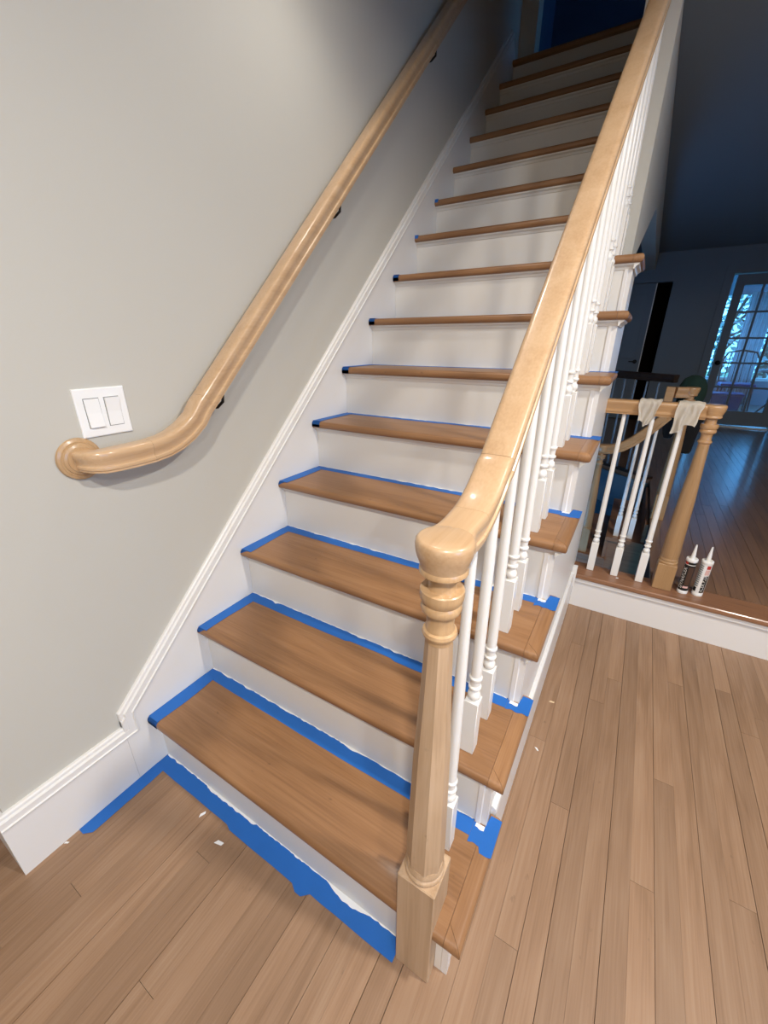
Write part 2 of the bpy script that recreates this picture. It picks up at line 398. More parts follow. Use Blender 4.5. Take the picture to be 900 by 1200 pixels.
# glazed door: stiles, rails, muntins and fifteen panes
d2 = struct(thing('door_2', 'glazed door of fifteen panes leading to the sunroom', 'door', (2.2, FY, HF)))
del d2['category']
LX0, LX1 = 1.832, 2.59
cx = [1.92, 2.105, 2.30, 2.495]; rz = [0.40, 0.693, 0.988, 1.282, 1.578, 1.872]
yy0, yy1 = FY + 0.02, FY + 0.058
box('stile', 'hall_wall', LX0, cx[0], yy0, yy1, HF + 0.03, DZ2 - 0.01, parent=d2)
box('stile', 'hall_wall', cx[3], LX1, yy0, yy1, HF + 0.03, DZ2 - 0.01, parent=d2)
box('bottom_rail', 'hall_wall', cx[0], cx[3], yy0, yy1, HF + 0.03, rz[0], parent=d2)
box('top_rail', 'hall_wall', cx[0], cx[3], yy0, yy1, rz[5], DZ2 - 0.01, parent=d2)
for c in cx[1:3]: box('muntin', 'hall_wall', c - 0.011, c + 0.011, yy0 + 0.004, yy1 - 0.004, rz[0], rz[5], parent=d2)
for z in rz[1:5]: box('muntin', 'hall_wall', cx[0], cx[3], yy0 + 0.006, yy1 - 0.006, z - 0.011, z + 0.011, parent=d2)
for i in range(3):
    for j in range(5):
        box('pane', 'glass', cx[i] + 0.002, cx[i+1] - 0.002, FY + 0.037, FY + 0.040, rz[j] + 0.002, rz[j+1] - 0.002, parent=d2)
bm = bmesh.new(); add_lathe(bm, [(0.027, 0), (0.027, -0.008), (0.01, -0.012), (0.01, -0.04), (0.026, -0.045), (0.028, -0.06), (0.018, -0.072)], (1.876, yy0, 0.99), 14, axis='y')
obj('door_knob', bm, 'black_metal', d2, smooth=True)
box('threshold', 'plate', LX0, LX1, FY - 0.01, FY + 0.11, HF, HF + 0.014, parent=d2)

# ------------------------------------------------------------------ sunroom beyond the glazed door
SY = 9.4
sbox('floor_sunroom', 'hall_floor', 1.5, 5.4, FY + 0.12, SY + 0.1, HF - 0.15, HF - 0.002)
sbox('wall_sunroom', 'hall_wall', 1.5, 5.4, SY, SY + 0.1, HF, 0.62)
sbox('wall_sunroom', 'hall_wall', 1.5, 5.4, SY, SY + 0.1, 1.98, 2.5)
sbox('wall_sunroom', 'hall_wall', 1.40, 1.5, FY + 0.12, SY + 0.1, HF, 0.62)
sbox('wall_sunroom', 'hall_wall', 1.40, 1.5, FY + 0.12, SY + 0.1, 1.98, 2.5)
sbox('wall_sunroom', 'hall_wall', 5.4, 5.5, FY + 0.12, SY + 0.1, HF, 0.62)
sbox('ceiling_sunroom', 'ceiling', 1.4, 5.5, FY + 0.12, SY + 0.2, 2.5, 2.6)
w2 = struct(box('window_2', 'trim', 1.5, 5.4, SY - 0.02, SY + 0.06, 0.60, 0.65), 'wide window of the sunroom')
for q in range(9):
    xx = 1.5 + q * 0.4875
    w = 0.035 if q % 2 == 0 else 0.012
    box('mullion', 'trim', xx - w, xx + w, SY + 0.01, SY + 0.05, 0.65, 1.98, parent=w2)
for z in (0.95, 1.25, 1.55): box('muntin', 'trim', 1.5, 5.4, SY + 0.02, SY + 0.04, z - 0.01, z + 0.01, parent=w2)
w3 = struct(box('window_3', 'trim', 1.44, 1.5, FY + 0.12, SY, 0.60, 0.65), 'side window of the sunroom')
for yy in (7.3, 7.9, 8.5): box('mullion', 'trim', 1.44, 1.47, yy - 0.03, yy + 0.03, 0.65, 1.98, parent=w3)

def curtain(x0, x1, y, z0, z1, label):
    bm = bmesh.new(); nn = 40; rows = []
    for zz in (z0, (z0+z1)/2, z1):
        rows.append([bm.verts.new((x0 + (x1-x0)*i/nn, y + 0.022*math.sin(i*0.95), zz)) for i in range(nn+1)])
    for a, b2 in zip(rows, rows[1:]):
        for i in range(nn): bm.faces.new([a[i], a[i+1], b2[i+1], b2[i]])
    r = bmesh.ops.solidify(bm, geom=bm.faces[:], thickness=0.006)
    return tag(obj('curtain', bm, 'curtain', origin=((x0+x1)/2, y, z0), smooth=True), label, 'curtain')
curtain(2.38, 2.72, SY - 0.12, HF + 0.01, 2.0, 'pale curtain hanging in the sunroom behind the glazed door')

ch = thing('sunroom_chair', 'dark metal chair with curved back seen through the glazed door', 'chair', (2.33, 7.9, HF))
for sx in (-0.2, 0.2):
    for sy in (-0.19, 0.19):
        bm = bmesh.new(); add_tube(bm, [(2.33+sx, 7.9+sy, HF), (2.33+sx*0.9, 7.9+sy*0.9, HF+0.43)], 0.012); obj('leg', bm, 'chair', ch)
box('seat', 'blue_box', 2.12, 2.54, 7.70, 8.10, HF+0.42, HF+0.47, parent=ch, bev=0.012)
bm = bmesh.new(); add_tube(bm, [(2.12, 8.09, HF+0.45), (2.11, 8.13, HF+0.80), (2.16, 8.15, HF+0.90), (2.33, 8.17, HF+0.93), (2.50, 8.15, HF+0.90), (2.55, 8.13, HF+0.80), (2.54, 8.09, HF+0.45)], 0.014)
obj('back_frame', bm, 'chair', ch)
for q in range(4):
    xx = 2.19 + q * 0.093
    bm = bmesh.new(); add_tube(bm, [(xx, 8.09, HF+0.45), (xx, 8.16, HF+0.91)], 0.006, 6); obj('back_slat', bm, 'chair', ch)
tb = thing('sunroom_table', 'small round table with crossed legs seen through the glazed door', 'table', (2.95, 8.25, HF))
bm = bmesh.new(); add_lathe(bm, [(0.36, 0.62), (0.37, 0.63), (0.37, 0.65), (0.355, 0.66)], (2.95, 8.25, HF), 32); obj('table_top', bm, 'table_top', tb)
for a in range(2):
    for s in (-1, 1):
        dx, dy = (0.24*s, 0.0) if a == 0 else (0.0, 0.24*s)
        bm = bmesh.new(); add_tube(bm, [(2.95+dx, 8.25+dy, HF), (2.95-dx, 8.25-dy, HF+0.62)], 0.014); obj('leg', bm, 'chair', tb)
bx_ = thing('storage_box', 'blue lidded box on the sunroom floor behind the glazed door', 'box', (2.17, 7.35, HF))
bm = bmesh.new(); add_prism(bm, [(2.02, HF), (2.32, HF), (2.35, HF+0.34), (1.99, HF+0.34)], 'y', 7.22, 7.48); obj('body', bm, 'blue_box', bx_)
box('lid', 'blue_box', 1.98, 2.36, 7.21, 7.49, HF+0.341, HF+0.37, parent=bx_, bev=0.006)

# garden outside
struct(box('ground_outside', 'grass', -6, 16, SY + 0.2, 30, -0.4, -0.3), 'lawn outside the sunroom')
def tree(x, y, h, r, label):
    t = thing('garden_tree', label, 'tree', (x, y, -0.3), 'trees in the garden outside')
    bm = bmesh.new()
    add_lathe(bm, [(0.16, 0), (0.12, 0.5), (0.10, h*0.5), (0.05, h*0.85)], (x, y, -0.3), 9)
    rnd = random.Random(int(x*100+y))
    for q in range(7):
        a = rnd.uniform(0, 6.28); z0 = -0.3 + h*rnd.uniform(0.3, 0.7)
        e_ = (x + r*0.8*math.cos(a), y + r*0.8*math.sin(a), z0 + h*rnd.uniform(0.1, 0.25))
        add_tube(bm, [(x, y, z0), ((x+e_[0])/2, (y+e_[1])/2, (z0+e_[2])/2 + 0.05), e_], 0.03, 5)
    obj('trunk', bm, 'bark', t)
    bm = bmesh.new()
    for q in range(900):
        a = rnd.uniform(0, 6.28); rr = r * math.sqrt(rnd.random()); zz = h*rnd.uniform(0.22, 1.0)
        c = Vector((x + rr*math.cos(a), y + rr*math.sin(a), zz - 0.3)); s = rnd.uniform(0.04, 0.09)
        n1 = Vector((rnd.uniform(-1, 1), rnd.uniform(-1, 1), rnd.uniform(-1, 1))).normalized(); n2 = n1.orthogonal().normalized(); 
        bm.faces.new([bm.verts.new(c + n1*s), bm.verts.new(c + n2*s*0.6), bm.verts.new(c - n1*s), bm.verts.new(c - n2*s*0.6)])
    o = obj('foliage', bm, 'leaf', t); o['kind'] = 'stuff'
tree(2.5, 12.2, 3.4, 1.05, 'leafy tree nearest the house, seen through the glazed door')
tree(3.95, 15.4, 4.4, 1.3, 'tall leafy tree farthest back, seen through the glazed door')
tree(5.6, 12.6, 4.2, 1.4, 'leafy tree farthest to the right outside the sunroom')
tree(-0.6, 13.6, 4.2, 1.5, 'leafy tree farthest to the left outside the sunroom')

# ------------------------------------------------------------------ main staircase
st = thing('staircase', 'straight stair with oak treads and white painted risers', 'staircase', (0.5, 0, 0))
def bevel_edges(bm, pick, off, seg):
    es = [e for e in bm.edges if pick((e.verts[0].co + e.verts[1].co) / 2, e)]
    bmesh.ops.bevel(bm, geom=es, offset=off, segments=seg, profile=0.5, affect='EDGES')
for i in range(NT):
    y0, y1 = i * R - NOSE, (i + 1) * R; zt = (i + 1) * H
    opened = i < OPEN
    xe = TW - 0.034 if opened else WX0
    bm = bmesh.new()
    if i == 0:      # notched round the newel
        add_prism(bm, [(0, y0), (0.8665, y0), (0.8665, 0.0455), (0.9435, 0.0455), (0.9435, y0), (xe, y0), (xe, y1), (0, y1)], 'z', zt - TT, zt)
        bevel_edges(bm, lambda c, e: abs(c.y - y0) < 1e-4 and abs(e.verts[0].co.x - e.verts[1].co.x) > 0.01, 0.011, 4)
    else:
        add_box(bm, 0, xe, y0, y1, zt - TT, zt)
        bevel_edges(bm, lambda c, e: abs(c.y - y0) < 1e-4 and abs(e.verts[0].co.x - e.verts[1].co.x) > 0.01, 0.0115, 4)
    t = obj('tread', bm, 'tread', st, origin=(0.5, i * R, zt), smooth=True, angle=0.7)
    if opened:
        bm = bmesh.new()
        add_prism(bm, [(xe + 0.0006, y0 + 0.034), (TW, y0), (TW, y1 + 0.032), (0.9735, y1 + 0.032), (0.9735, y1 - 0.002), (xe + 0.0006, y1 - 0.002)], 'z', zt - TT, zt)
        # mitred front corner
        add_prism(bm, [(xe + 0.0006, y0), (TW - 0.0008, y0), (xe + 0.0006, y0 + 0.0332)], 'z', zt - TT, zt)
        bevel_edges(bm, lambda c, e: abs(c.x - TW) < 1e-4 and abs(e.verts[0].co.y - e.verts[1].co.y) > 0.05, 0.0115, 4)
        bevel_edges(bm, lambda c, e: abs(c.y - y0) < 1e-4 and abs(e.verts[0].co.x - e.verts[1].co.x) > 0.01, 0.0115, 4)
        obj('return_nosing', bm, 'nosing', t, origin=(TW - 0.02, i * R, zt), smooth=True, angle=0.7)
        # cove moulding below the nosing, front and return
    xc = 0.972 if opened else WX0
    cove = [(i*R, zt - TT), (i*R - 0.017, zt - TT), (i*R - 0.015, zt - TT - 0.005), (i*R - 0.007, zt - TT - 0.010), (i*R - 0.003, zt - TT - 0.018), (i*R, zt - TT - 0.019)]
    if i == 0:
        for xa, xb in ((0.0, 0.866), (0.944, 0.972)):
            bm = bmesh.new(); add_prism(bm, cove, 'x', xa, xb); obj('cove_moulding', bm, 'riser', st)
    else:
        bm = bmesh.new(); add_prism(bm, cove, 'x', 0.0, xc); obj('cove_moulding', bm, 'riser', st)
    if opened:
        cz = [(0.972, zt - TT), (0.990, zt - TT), (0.988, zt - TT - 0.005), (0.980, zt - TT - 0.010), (0.976, zt - TT - 0.018), (0.972, zt - TT - 0.019)]
        bm = bmesh.new(); add_prism(bm, cz, 'y', i*R - 0.017, (i+1)*R - 0.001); obj('cove_moulding', bm, 'riser', st)
for i in range(NT + 1):
    opened = i < OPEN
    y = i * R; z0, z1 = i * H, (i + 1) * H - TT
    if i == 0:
        box('riser', 'riser', 0.0, 0.866, y, y + 0.016, 0.0, z1, parent=st)
        box('riser', 'riser', 0.944, 0.958, y, y + 0.016, 0.0, z1, parent=st)
    else:
        xe = (0.945 if i < OPEN else WX0) if i < NT + 1 else 0.83
        box('riser', 'riser', 0.0, xe, y, y + 0.016, z0, z1, parent=st)
    if opened:  # mitred corner board
        bm = bmesh.new(); add_prism(bm, [(0.9455, y - 0.0035), (0.956, y - 0.0035), (0.9585, y - 0.001), (0.972, y - 0.001), (0.972, y + 0.02), (0.9455, y + 0.02)] if i else [(0.9585, y), (0.972, y), (0.972, y + 0.02), (0.9585, y + 0.02)], 'z', z0, z1)
        obj('corner_board', bm, 'trim', st)
bm = bmesh.new()   # top nosing at the landing
add_box(bm, 0, WX0, NT*R - NOSE, NT*R + 0.06, 15*H - TT, 15*H)
bevel_edges(bm, lambda c, e: abs(c.y - (NT*R - NOSE)) < 1e-4 and abs(e.verts[0].co.x - e.verts[1].co.x) > 0.01, 0.0115, 4)
obj('landing_nosing', bm, 'tread', st, origin=(0.5, NT*R, 15*H))
# open stringer: a board cut to the steps
bm = bmesh.new()
for i in range(OPEN):
    add_box(bm, 0.950, 0.970, i*R + 0.021, (i+1)*R + 0.0205, 0.0 if i < OPEN - 1 else HF + 0.001, (i+1)*H - TT - 0.001)
obj('open_stringer', bm, 'trim', st)
# skirt board on the wall side with its stepped cap
SL = 0.915
def skirt_z(y): return 0.343 + SL * y       # top of the cap
bm = bmesh.new()
ya, yb = -0.092, 2.80
poly = [(-0.065, 0.0), (yb + 0.10, 0.0 + 2.86), (yb + 0.10, skirt_z(yb) - 0.028), (ya, skirt_z(ya) - 0.03), (ya, 0.0)]
add_prism(bm, [(ya, 0.0), (0.6, 0.0), (NT*R, 14*H - 0.55), (NT*R + 0.05, 15*H), (yb + 0.08, skirt_z(yb + 0.08) - 0.03), (ya, skirt_z(ya) - 0.03)], 'x', -0.0178, -0.0005)
bmesh.ops.triangulate(bm, faces=[f for f in bm.faces if len(f.verts) > 4])
obj('skirt_board', bm, 'trim', st)
cap = [(-0.0005, -0.036), (0.0035, -0.036), (0.0045, -0.031), (0.0005, -0.029), (0.0005, -0.013), (-0.006, -0.011), (-0.006, -0.003), (-0.010, 0.0), (-0.0178, 0.0), (-0.0178, -0.036)]
def skirt_cap(bm, path, before=None, after=None):
    rings = []
    P = [Vector(p) for p in path]
    for i, p in enumerate(P):
        d0 = (P[i] - P[i-1]).normalized() if i else (Vector(before) if before else (P[1] - P[0]).normalized())
        d1 = (P[i+1] - P[i]).normalized() if i < len(P)-1 else (Vector(after) if after else d0)
        n0 = Vector((0, -d0.z, d0.y)); n1 = Vector((0, -d1.z, d1.y)); nn = (n0 + n1); nn = nn / (nn.length_squared / 2) if nn.length else n0
        rings.append([bm.verts.new((u, p.y + nn.y*v, p.z + nn.z*v)) for u, v in cap])
    k = len(cap)
    for a, b2 in zip(rings, rings[1:]):
        for j in range(k): bm.faces.new([a[j], a[(j+1) % k], b2[(j+1) % k], b2[j]])
    bm.faces.new(rings[0]); bm.faces.new(rings[-1][::-1])
bm = bmesh.new(); skirt_cap(bm, [(0, -0.092, 0.205), (0, -0.092, 0.258), (0, 2.88, skirt_z(2.88))], before=(0, 1, 0))
obj('skirt_cap', bm, 'trim', st)

# baseboard left of the stairs
bb = struct(box('baseboard_left', 'trim', -0.0178, -0.0005, -0.383, -0.0925, 0.0, 0.172), 'tall white baseboard at the foot of the wall')
bm = bmesh.new(); skirt_cap(bm, [(0, -0.383, 0.205), (0, -0.0922, 0.205)], after=(0, 0, 1)); obj('cap_moulding', bm, 'trim', bb)
box('baseboard_return', 'trim', -1.2, -0.0180, -0.383, -0.3655, 0.0, 0.172, parent=bb)
bm = bmesh.new(); add_prism(bm, [(-0.383 - u, 0.205 + v) for u, v in [(0.0005 + 0.0005, -0.033), (0.0045, -0.031), (0.0005, -0.029), (0.0005, -0.013), (-0.006, -0.011), (-0.006, -0.003), (-0.010, 0.0), (-0.0175, 0.0), (-0.0175, -0.033)]], 'x', -1.2, -0.0180)
obj('cap_moulding', bm, 'trim', bb)
# baseboard along the open side of the stairs, ending in a small block on the hall floor edge
bs = struct(box('baseboard_right', 'trim', 0.9705, 0.9845, 0.245, PY - 0.0005, 0.0, 0.196), 'white baseboard along the open side of the stairs')
bm = bmesh.new(); add_prism(bm, [(0.9705, 0.1965), (0.9845, 0.1965), (0.9825, 0.206), (0.974, 0.212), (0.9705, 0.212)], 'y', 0.245, 1.50); obj('cap_moulding', bm, 'trim', bs)
box('end_block', 'trim', 0.9710, 0.9925, 1.502, 1.532, 0.135, 0.238, parent=bs, bev=0.002)

# ------------------------------------------------------------------ blue masking tape
def jag(n, amp, rnd, smooth=2):
    v = [rnd.uniform(-amp, amp) for _ in range(n)]
    for _ in range(smooth): v = [(v[max(i-1, 0)] + v[i]*2 + v[min(i+1, n-1)]) / 4 for i in range(n)]
    return v
def strip(name, pts_a, pts_b, z, th, label=None, parent=None, mat='tape'):
    """thin band between two polylines in plan"""
    bm = bmesh.new(); k = len(pts_a)
    lo = [[bm.verts.new((p[0], p[1], zz)) for p in P] for P in (pts_a, pts_b) for zz in (z, z + th)]
    a0, a1, b0, b1 = lo
    for i in range(k - 1):
        bm.faces.new([a1[i], a1[i+1], b1[i+1], b1[i]]); bm.faces.new([a0[i], b0[i], b0[i+1], a0[i+1]])
        bm.faces.new([a0[i], a0[i+1], a1[i+1], a1[i]]); bm.faces.new([b0[i], b1[i], b1[i+1], b0[i+1]])
    bm.faces.new([a0[0], a1[0], b1[0], b0[0]]); bm.faces.new([a0[-1], b0[-1], b1[-1], a1[-1]])
    o = obj(name, bm, mat, parent, origin=(pts_a[0][0], pts_a[0][1], z))
    if label: tag(o, label, 'tape', 'blue masking tape on the stairs and floor')
    return o
ORD = ['lowest', 'second', 'third', 'fourth', 'fifth', 'sixth', 'seventh', 'eighth', 'ninth', 'tenth', 'eleventh', 'twelfth', 'thirteenth', 'fourteenth']
TH = 0.0006
for i in range(8):
    rnd = random.Random(50 + i); zt = (i + 1) * H + 0.0002; yb_ = (i + 1) * R
    wb = [0.038, 0.037, 0.037, 0.035, 0.033, 0.032, 0.03, 0.03][i]; wl = [0.046, 0.042, 0.042, 0.040, 0.038, 0.034, 0.03, 0.03][i]
    # back strip, up to the balusters' side and past it to the right end
    n_ = 60; xs = [0.0008 + (0.944 - 0.0008) * q / (n_-1) for q in range(n_)]
    j1 = jag(n_, 0.0035, rnd, 2)
    def front(xv, jv):
        step = 0.006 if (0.45 < xv < 0.62 and i in (1, 4)) else 0.0
        return yb_ - wb - 0.004*math.sin(xv*3 + i) + jv*0.35 + step
    tp = strip('tape_strip', [(xv, front(xv, jv)) for xv, jv in zip(xs, j1)], [(xv, yb_ - 0.0004) for xv in xs], zt, TH,
               'blue masking tape along the back of the %s tread' % ORD[i])
    if i < 6:
        # white paint that bled over the back edge of the tape
        n2 = 110; xs2 = [0.002 + 0.938 * q / (n2-1) for q in range(n2)]
        j2 = jag(n2, 0.008, rnd, 1)
        blob = [(rnd.uniform(0.05, 0.9), rnd.uniform(0.01, 0.03), rnd.uniform(0.004, 0.011)) for _ in range(7)]
        def dep(xv, jv):
            d = 0.0012 + abs(jv) * (0.55 if i < 2 else 0.35)
            for bx0, bw, bd in blob:
                if abs(xv - bx0) < bw: d += bd * 0.6 * (1 - abs(xv - bx0) / bw)
            return min(d, wb * 0.7)
        strip('paint_smear', [(xv, yb_ - dep(xv, jv)) for xv, jv in zip(xs2, j2)], [(xv, yb_ - 0.0003) for xv in xs2], zt + TH + 0.0001, 0.0004, parent=tp, mat='smear')
    # left strip along the skirt board, folded over the nosing
    ns = 24; y0 = i*R - NOSE + 0.006; ys = [y0 + (yb_ - wb + 0.006 - y0) * q / (ns-1) for q in range(ns)]
    j3 = jag(ns, 0.003, rnd, 2)
    tl = strip('tape_strip', [(0.0008, yv) for yv in ys], [(wl + jv*0.4 + 0.003*math.sin(yv*20), yv) for yv, jv in zip(ys, j3)], zt + TH + 0.0002, TH,
               'blue masking tape along the skirt board on the %s tread' % ORD[i])
    bm = bmesh.new()
    rr = 0.0121; cyy = i*R - NOSE + 0.0115; czz = zt - 0.0115 - 0.0002
    arc = [(y0 + 0.0005, zt + TH*0.5)]
    lim = [150, 120, 95, 95, 150, 185, 185, 185][i]
    for a in range(0, lim + 1, 15):
        th_ = math.radians(90 + min(a, 90)); 
        if a <= 90: arc.append((cyy + rr*math.cos(th_), czz + rr*math.sin(th_)))
        else: arc.append((cyy - rr, czz - (a - 90) / 95 * 0.014))
    A = []
    for q, (yy, zz) in enumerate(arc):
        w_ = wl if i in (0, 4, 5, 6, 7) else wl * (1 - 0.9 * q / (len(arc)-1))
        A.append((bm.verts.new((0.0008, yy, zz)), bm.verts.new((max(w_, 0.003), yy, zz))))
    for u, v in zip(A, A[1:]): bm.faces.new([u[0], u[1], v[1], v[0]])
    bmesh.ops.solidify(bm, geom=bm.faces[:], thickness=0.0004)
    obj('folded_end', bm, 'tape', tl)
    # right end, outside the balusters, reaching over the tread end
    if i < 6:
        xr = [0.9445 + (TW + 0.0015 - 0.9445) * q / 11 for q in range(12)]
        j4 = jag(12, 0.006, rnd, 1)
        ex = [0.052, 0.034, 0.042, 0.038, 0.034, 0.03][i]
        tr_ = strip('tape_strip', [(xv, yb_ - ex - jv - (0.012 if xv > 0.972 and i == 0 else 0)) for xv, jv in zip(xr, j4)], [(xv, yb_ - 0.0045 + (0.032 if xv > 0.974 else 0)) for xv in xr], zt, TH,
                    'blue masking tape at the open right end of the %s tread' % ORD[i])
        if i < 4:
            strip('paint_smear', [(xv, yb_ - 0.013 - abs(jv)) for xv, jv in zip(xr[1:6], j4)], [(xv, yb_ - 0.0048) for xv in xr[1:6]], zt + TH + 0.0001, 0.0004, parent=tr_, mat='smear')
for i in range(8, 10):
    rnd = random.Random(90 + i); zt = (i + 1) * H
    bm = bmesh.new(); add_box(bm, 0.0008, 0.018, i*R - NOSE - 0.0008, i*R - NOSE + 0.05, zt - 0.013, zt + 0.0008, 0.0003, 1)
    tag(obj('tape_strip', bm, 'tape', origin=(0.01, i*R, zt)), 'scrap of blue masking tape folded over the left end of the %s nosing' % ORD[i], 'tape', 'blue masking tape on the stairs and floor')
# on the floor
rnd = random.Random(3); n_ = 50
xs = [0.0008 + 0.864 * q / (n_-1) for q in range(n_)]; j1 = jag(n_, 0.004, rnd, 2)
tf = strip('tape_strip', [(xv, -0.044 - (0.010 if 0.59 < xv < 0.63 else 0.0) - (0.006 if 0.35 < xv < 0.62 else 0.0) + jv*0.3) for xv, jv in zip(xs, j1)], [(xv, -0.0005) for xv in xs], 0.0004, TH, 'blue masking tape on the floor along the bottom riser')
n2 = 120; xs2 = [0.002 + 0.86 * q / (n2-1) for q in range(n2)]; j2 = jag(n2, 0.008, rnd, 1)
strip('paint_smear', [(xv, -0.0015 - abs(jv)*0.6 - (0.011 if 0.66 < xv < 0.79 else 0) * abs(math.sin(xv*24)) - (0.004 if 0.2 < xv < 0.4 else 0)) for xv, jv in zip(xs2, j2)], [(xv, -0.0004) for xv in xs2], 0.0012, 0.0004, parent=tf, mat='smear')
ys = [-0.262 + (0.262 - 0.036) * q / 29 for q in range(30)]; j3 = jag(30, 0.003, rnd, 2)
strip('tape_strip', [(0.0002, yv) for yv in ys], [(0.040 + jv*0.4 - max(0, (-0.245 - yv))*1.2, yv) for yv, jv in zip(ys, j3)], 0.0012, TH, 'blue masking tape on the floor along the baseboard')

# ------------------------------------------------------------------ rail profiles and turned posts
def rail_profile(w=0.056, h=0.058):
    a = w / 2
    half = [(0.0, 0.0), (a*0.60, -0.0004), (a*0.82, -0.0016), (a*0.94, -0.0046), (a, -0.0095), (a*0.995, -0.016), (a*0.95, -0.021), (a*0.86, -0.027),
            (a*0.78, -0.034), (a*0.75, -0.0395), (a*0.76, -0.0405), (a*0.86, -0.0425), (a*0.89, -0.0465), (a*0.86, -0.0505), (a*0.76, -0.0525), (a*0.75, -h)]
    return half + [(-u, v) for u, v in half[:0:-1]]
RP = rail_profile()
CAPP = [(0.012, 0.0), (0.0325, -0.0002), (0.0355, -0.0014), (0.0376, -0.0042), (0.0384, -0.0095), (0.0376, -0.018), (0.0355, -0.026), (0.0322, -0.035), (0.0308, -0.041)]
def newel(parent, c, z_floor, z_top, half=0.0385, mats=('newel', 'newel_gloss', 'rail'), name='newel_post', with_cap=True, sc=1.0, facets=8):
    """c = axis (x, y); turned part hangs down from z_top by fixed amounts, block fills the rest"""
    d = lambda z: z_top - (1.012 - z) * sc
    x, y = c
    bm = bmesh.new(); add_box(bm, x-half, x+half, y-half, y+half, z_floor, d(0.317), 0.002, 1)
    ob = obj(name, bm, mats[0], parent, origin=(x, y, z_floor))
    bm = bmesh.new(); add_lathe(bm, [(0.0365, d(0.3172)), (0.0375, d(0.321)), (0.0375, d(0.326)), (0.0355, d(0.3285)), (0.0325, d(0.3300)), (0.0325, d(0.3320)), (0.0355, d(0.3335)), (0.0360, d(0.338)), (0.0340, d(0.343)), (0.033, d(0.348))], (x, y, 0), 32)
    obj('base_ring', bm, mats[0], ob, smooth=True, angle=0.9)
    bm = bmesh.new(); add_lathe(bm, [(0.0345, d(0.346)), (0.0352, d(0.37)), (0.0335, d(0.45)), (0.0295, d(0.62)), (0.0235, d(0.75)), (0.0195, d(0.855))], (x, y, 0), facets, math.pi/facets)
    obj('tapered_shaft', bm, mats[0], ob, smooth=facets > 8, angle=0.5)
    prof = [(0.0195, 0.853), (0.0200, 0.8605), (0.0232, 0.8625), (0.0247, 0.867), (0.0235, 0.8715), (0.0202, 0.8735), (0.0200, 0.8765), (0.0190, 0.880), (0.0190, 0.893), (0.0205, 0.9005),
            (0.0265, 0.904), (0.0282, 0.909), (0.0272, 0.914), (0.0258, 0.917), (0.0268, 0.919), (0.0292, 0.923), (0.0300, 0.930), (0.0296, 0.9365), (0.0280, 0.938), (0.0200, 0.9385),
            (0.0190, 0.943), (0.0195, 0.9590), (0.0290, 0.9605), (0.0322, 0.964), (0.0322, 0.968), (0.0305, 0.9715)]
    bm = bmesh.new(); add_lathe(bm, [(r, d(z)) for r, z in prof], (x, y, 0), 36)
    obj('turned_neck', bm, mats[1], ob, smooth=True, angle=0.55)
    if with_cap:
        bm = bmesh.new(); add_lathe(bm, [(r, z_top + v) for r, v in CAPP[::-1]], (x, y, 0), 40)
        obj('round_cap', bm, mats[-1], ob, smooth=True, angle=0.75)
    return ob
def baluster_mesh(total, block=0.148, name='baluster'):
    bm = bmesh.new(); h = 0.0155
    add_box(bm, -h, h, -h, h, 0, block, 0.0012, 1)
    b = block
    prof = [(0.0080, b - 0.001), (0.0085, b + 0.002), (0.0128, b + 0.006), (0.0142, b + 0.012), (0.0128, b + 0.019), (0.0092, b + 0.023), (0.0090, b + 0.026), (0.0105, b + 0.031),
            (0.0138, b + 0.033), (0.0138, b + 0.037), (0.0105, b + 0.040), (0.0108, b + 0.050), (0.0118, b + 0.056), (0.0140, b + 0.058), (0.0140, b + 0.062), (0.0114, b + 0.065),
            (0.0114, b + 0.12), (0.0106, b + 0.3), (0.0088, b + 0.48), (0.0078, max(total, b + 0.5))]
    add_lathe(bm, prof, (0, 0, 0), 20)
    bmesh.ops.recalc_face_normals(bm, faces=bm.faces)
    me = bpy.data.meshes.new(name); bm.to_mesh(me); bm.free()
    for p in me.polygons: p.use_smooth = True
    me.set_sharp_from_angle(angle=0.7)
    me.materials.append(M['baluster']); return me

# ------------------------------------------------------------------ railing of the main stair
sr = thing('stair_railing', 'maple stair railing with turned newel post and white balusters', 'railing', (0.905, 0.006, 0))
NX, NY = 0.905, 0.006
newel(sr, (NX, NY), 0.0, 1.012)
RS = 0.917
def rail_top(y): return 0.882 + RS * y
bm = bmesh.new()
path = [(0.902, yv, rail_top(yv)) for yv in [0.206 + 0.1*q for q in range(15)]] + [(0.902, WY - 0.002, rail_top(WY - 0.002))]
add_sweep(bm, [(u, v) for u, v in RP], path); obj('handrail', bm, 'rail', sr, smooth=True, angle=0.6)
ez = [(0.100, 1.0155), (0.118, 1.020), (0.138, 1.0285), (0.158, 1.040), (0.178, 1.0545), (0.192, 1.066), (0.2056, rail_top(0.2056))]
bm = bmesh.new(); add_sweep(bm, RP, [(0.902, a, b_) for a, b_ in ez], t0=(0, 1, 0.20), t1=(0, 1, RS)); obj('rail_easing', bm, 'rail', sr, smooth=True, angle=0.6)
ez2 = [(0.004, 1.0116), (0.030, 1.0117), (0.045, 1.0121), (0.060, 1.0128), (0.080, 1.0138), (0.0997, 1.0154)]
bm = bmesh.new(); add_sweep(bm, RP, [(0.902 + 0.003*(1-min(1, a/0.08)), a, b_) for a, b_ in ez2], scales=[(1.22, 0.72), (1.12, 0.74), (1.0, 0.80), (0.96, 0.9), (0.97, 0.97), (1, 1)], t1=(0, 1, 0.20))
obj('rail_neck', bm, 'rail', sr, smooth=True, angle=0.6)
def rail_under(y): return rail_top(y) - 0.058 * math.sqrt(1 + RS*RS) + 0.004
cache = {}
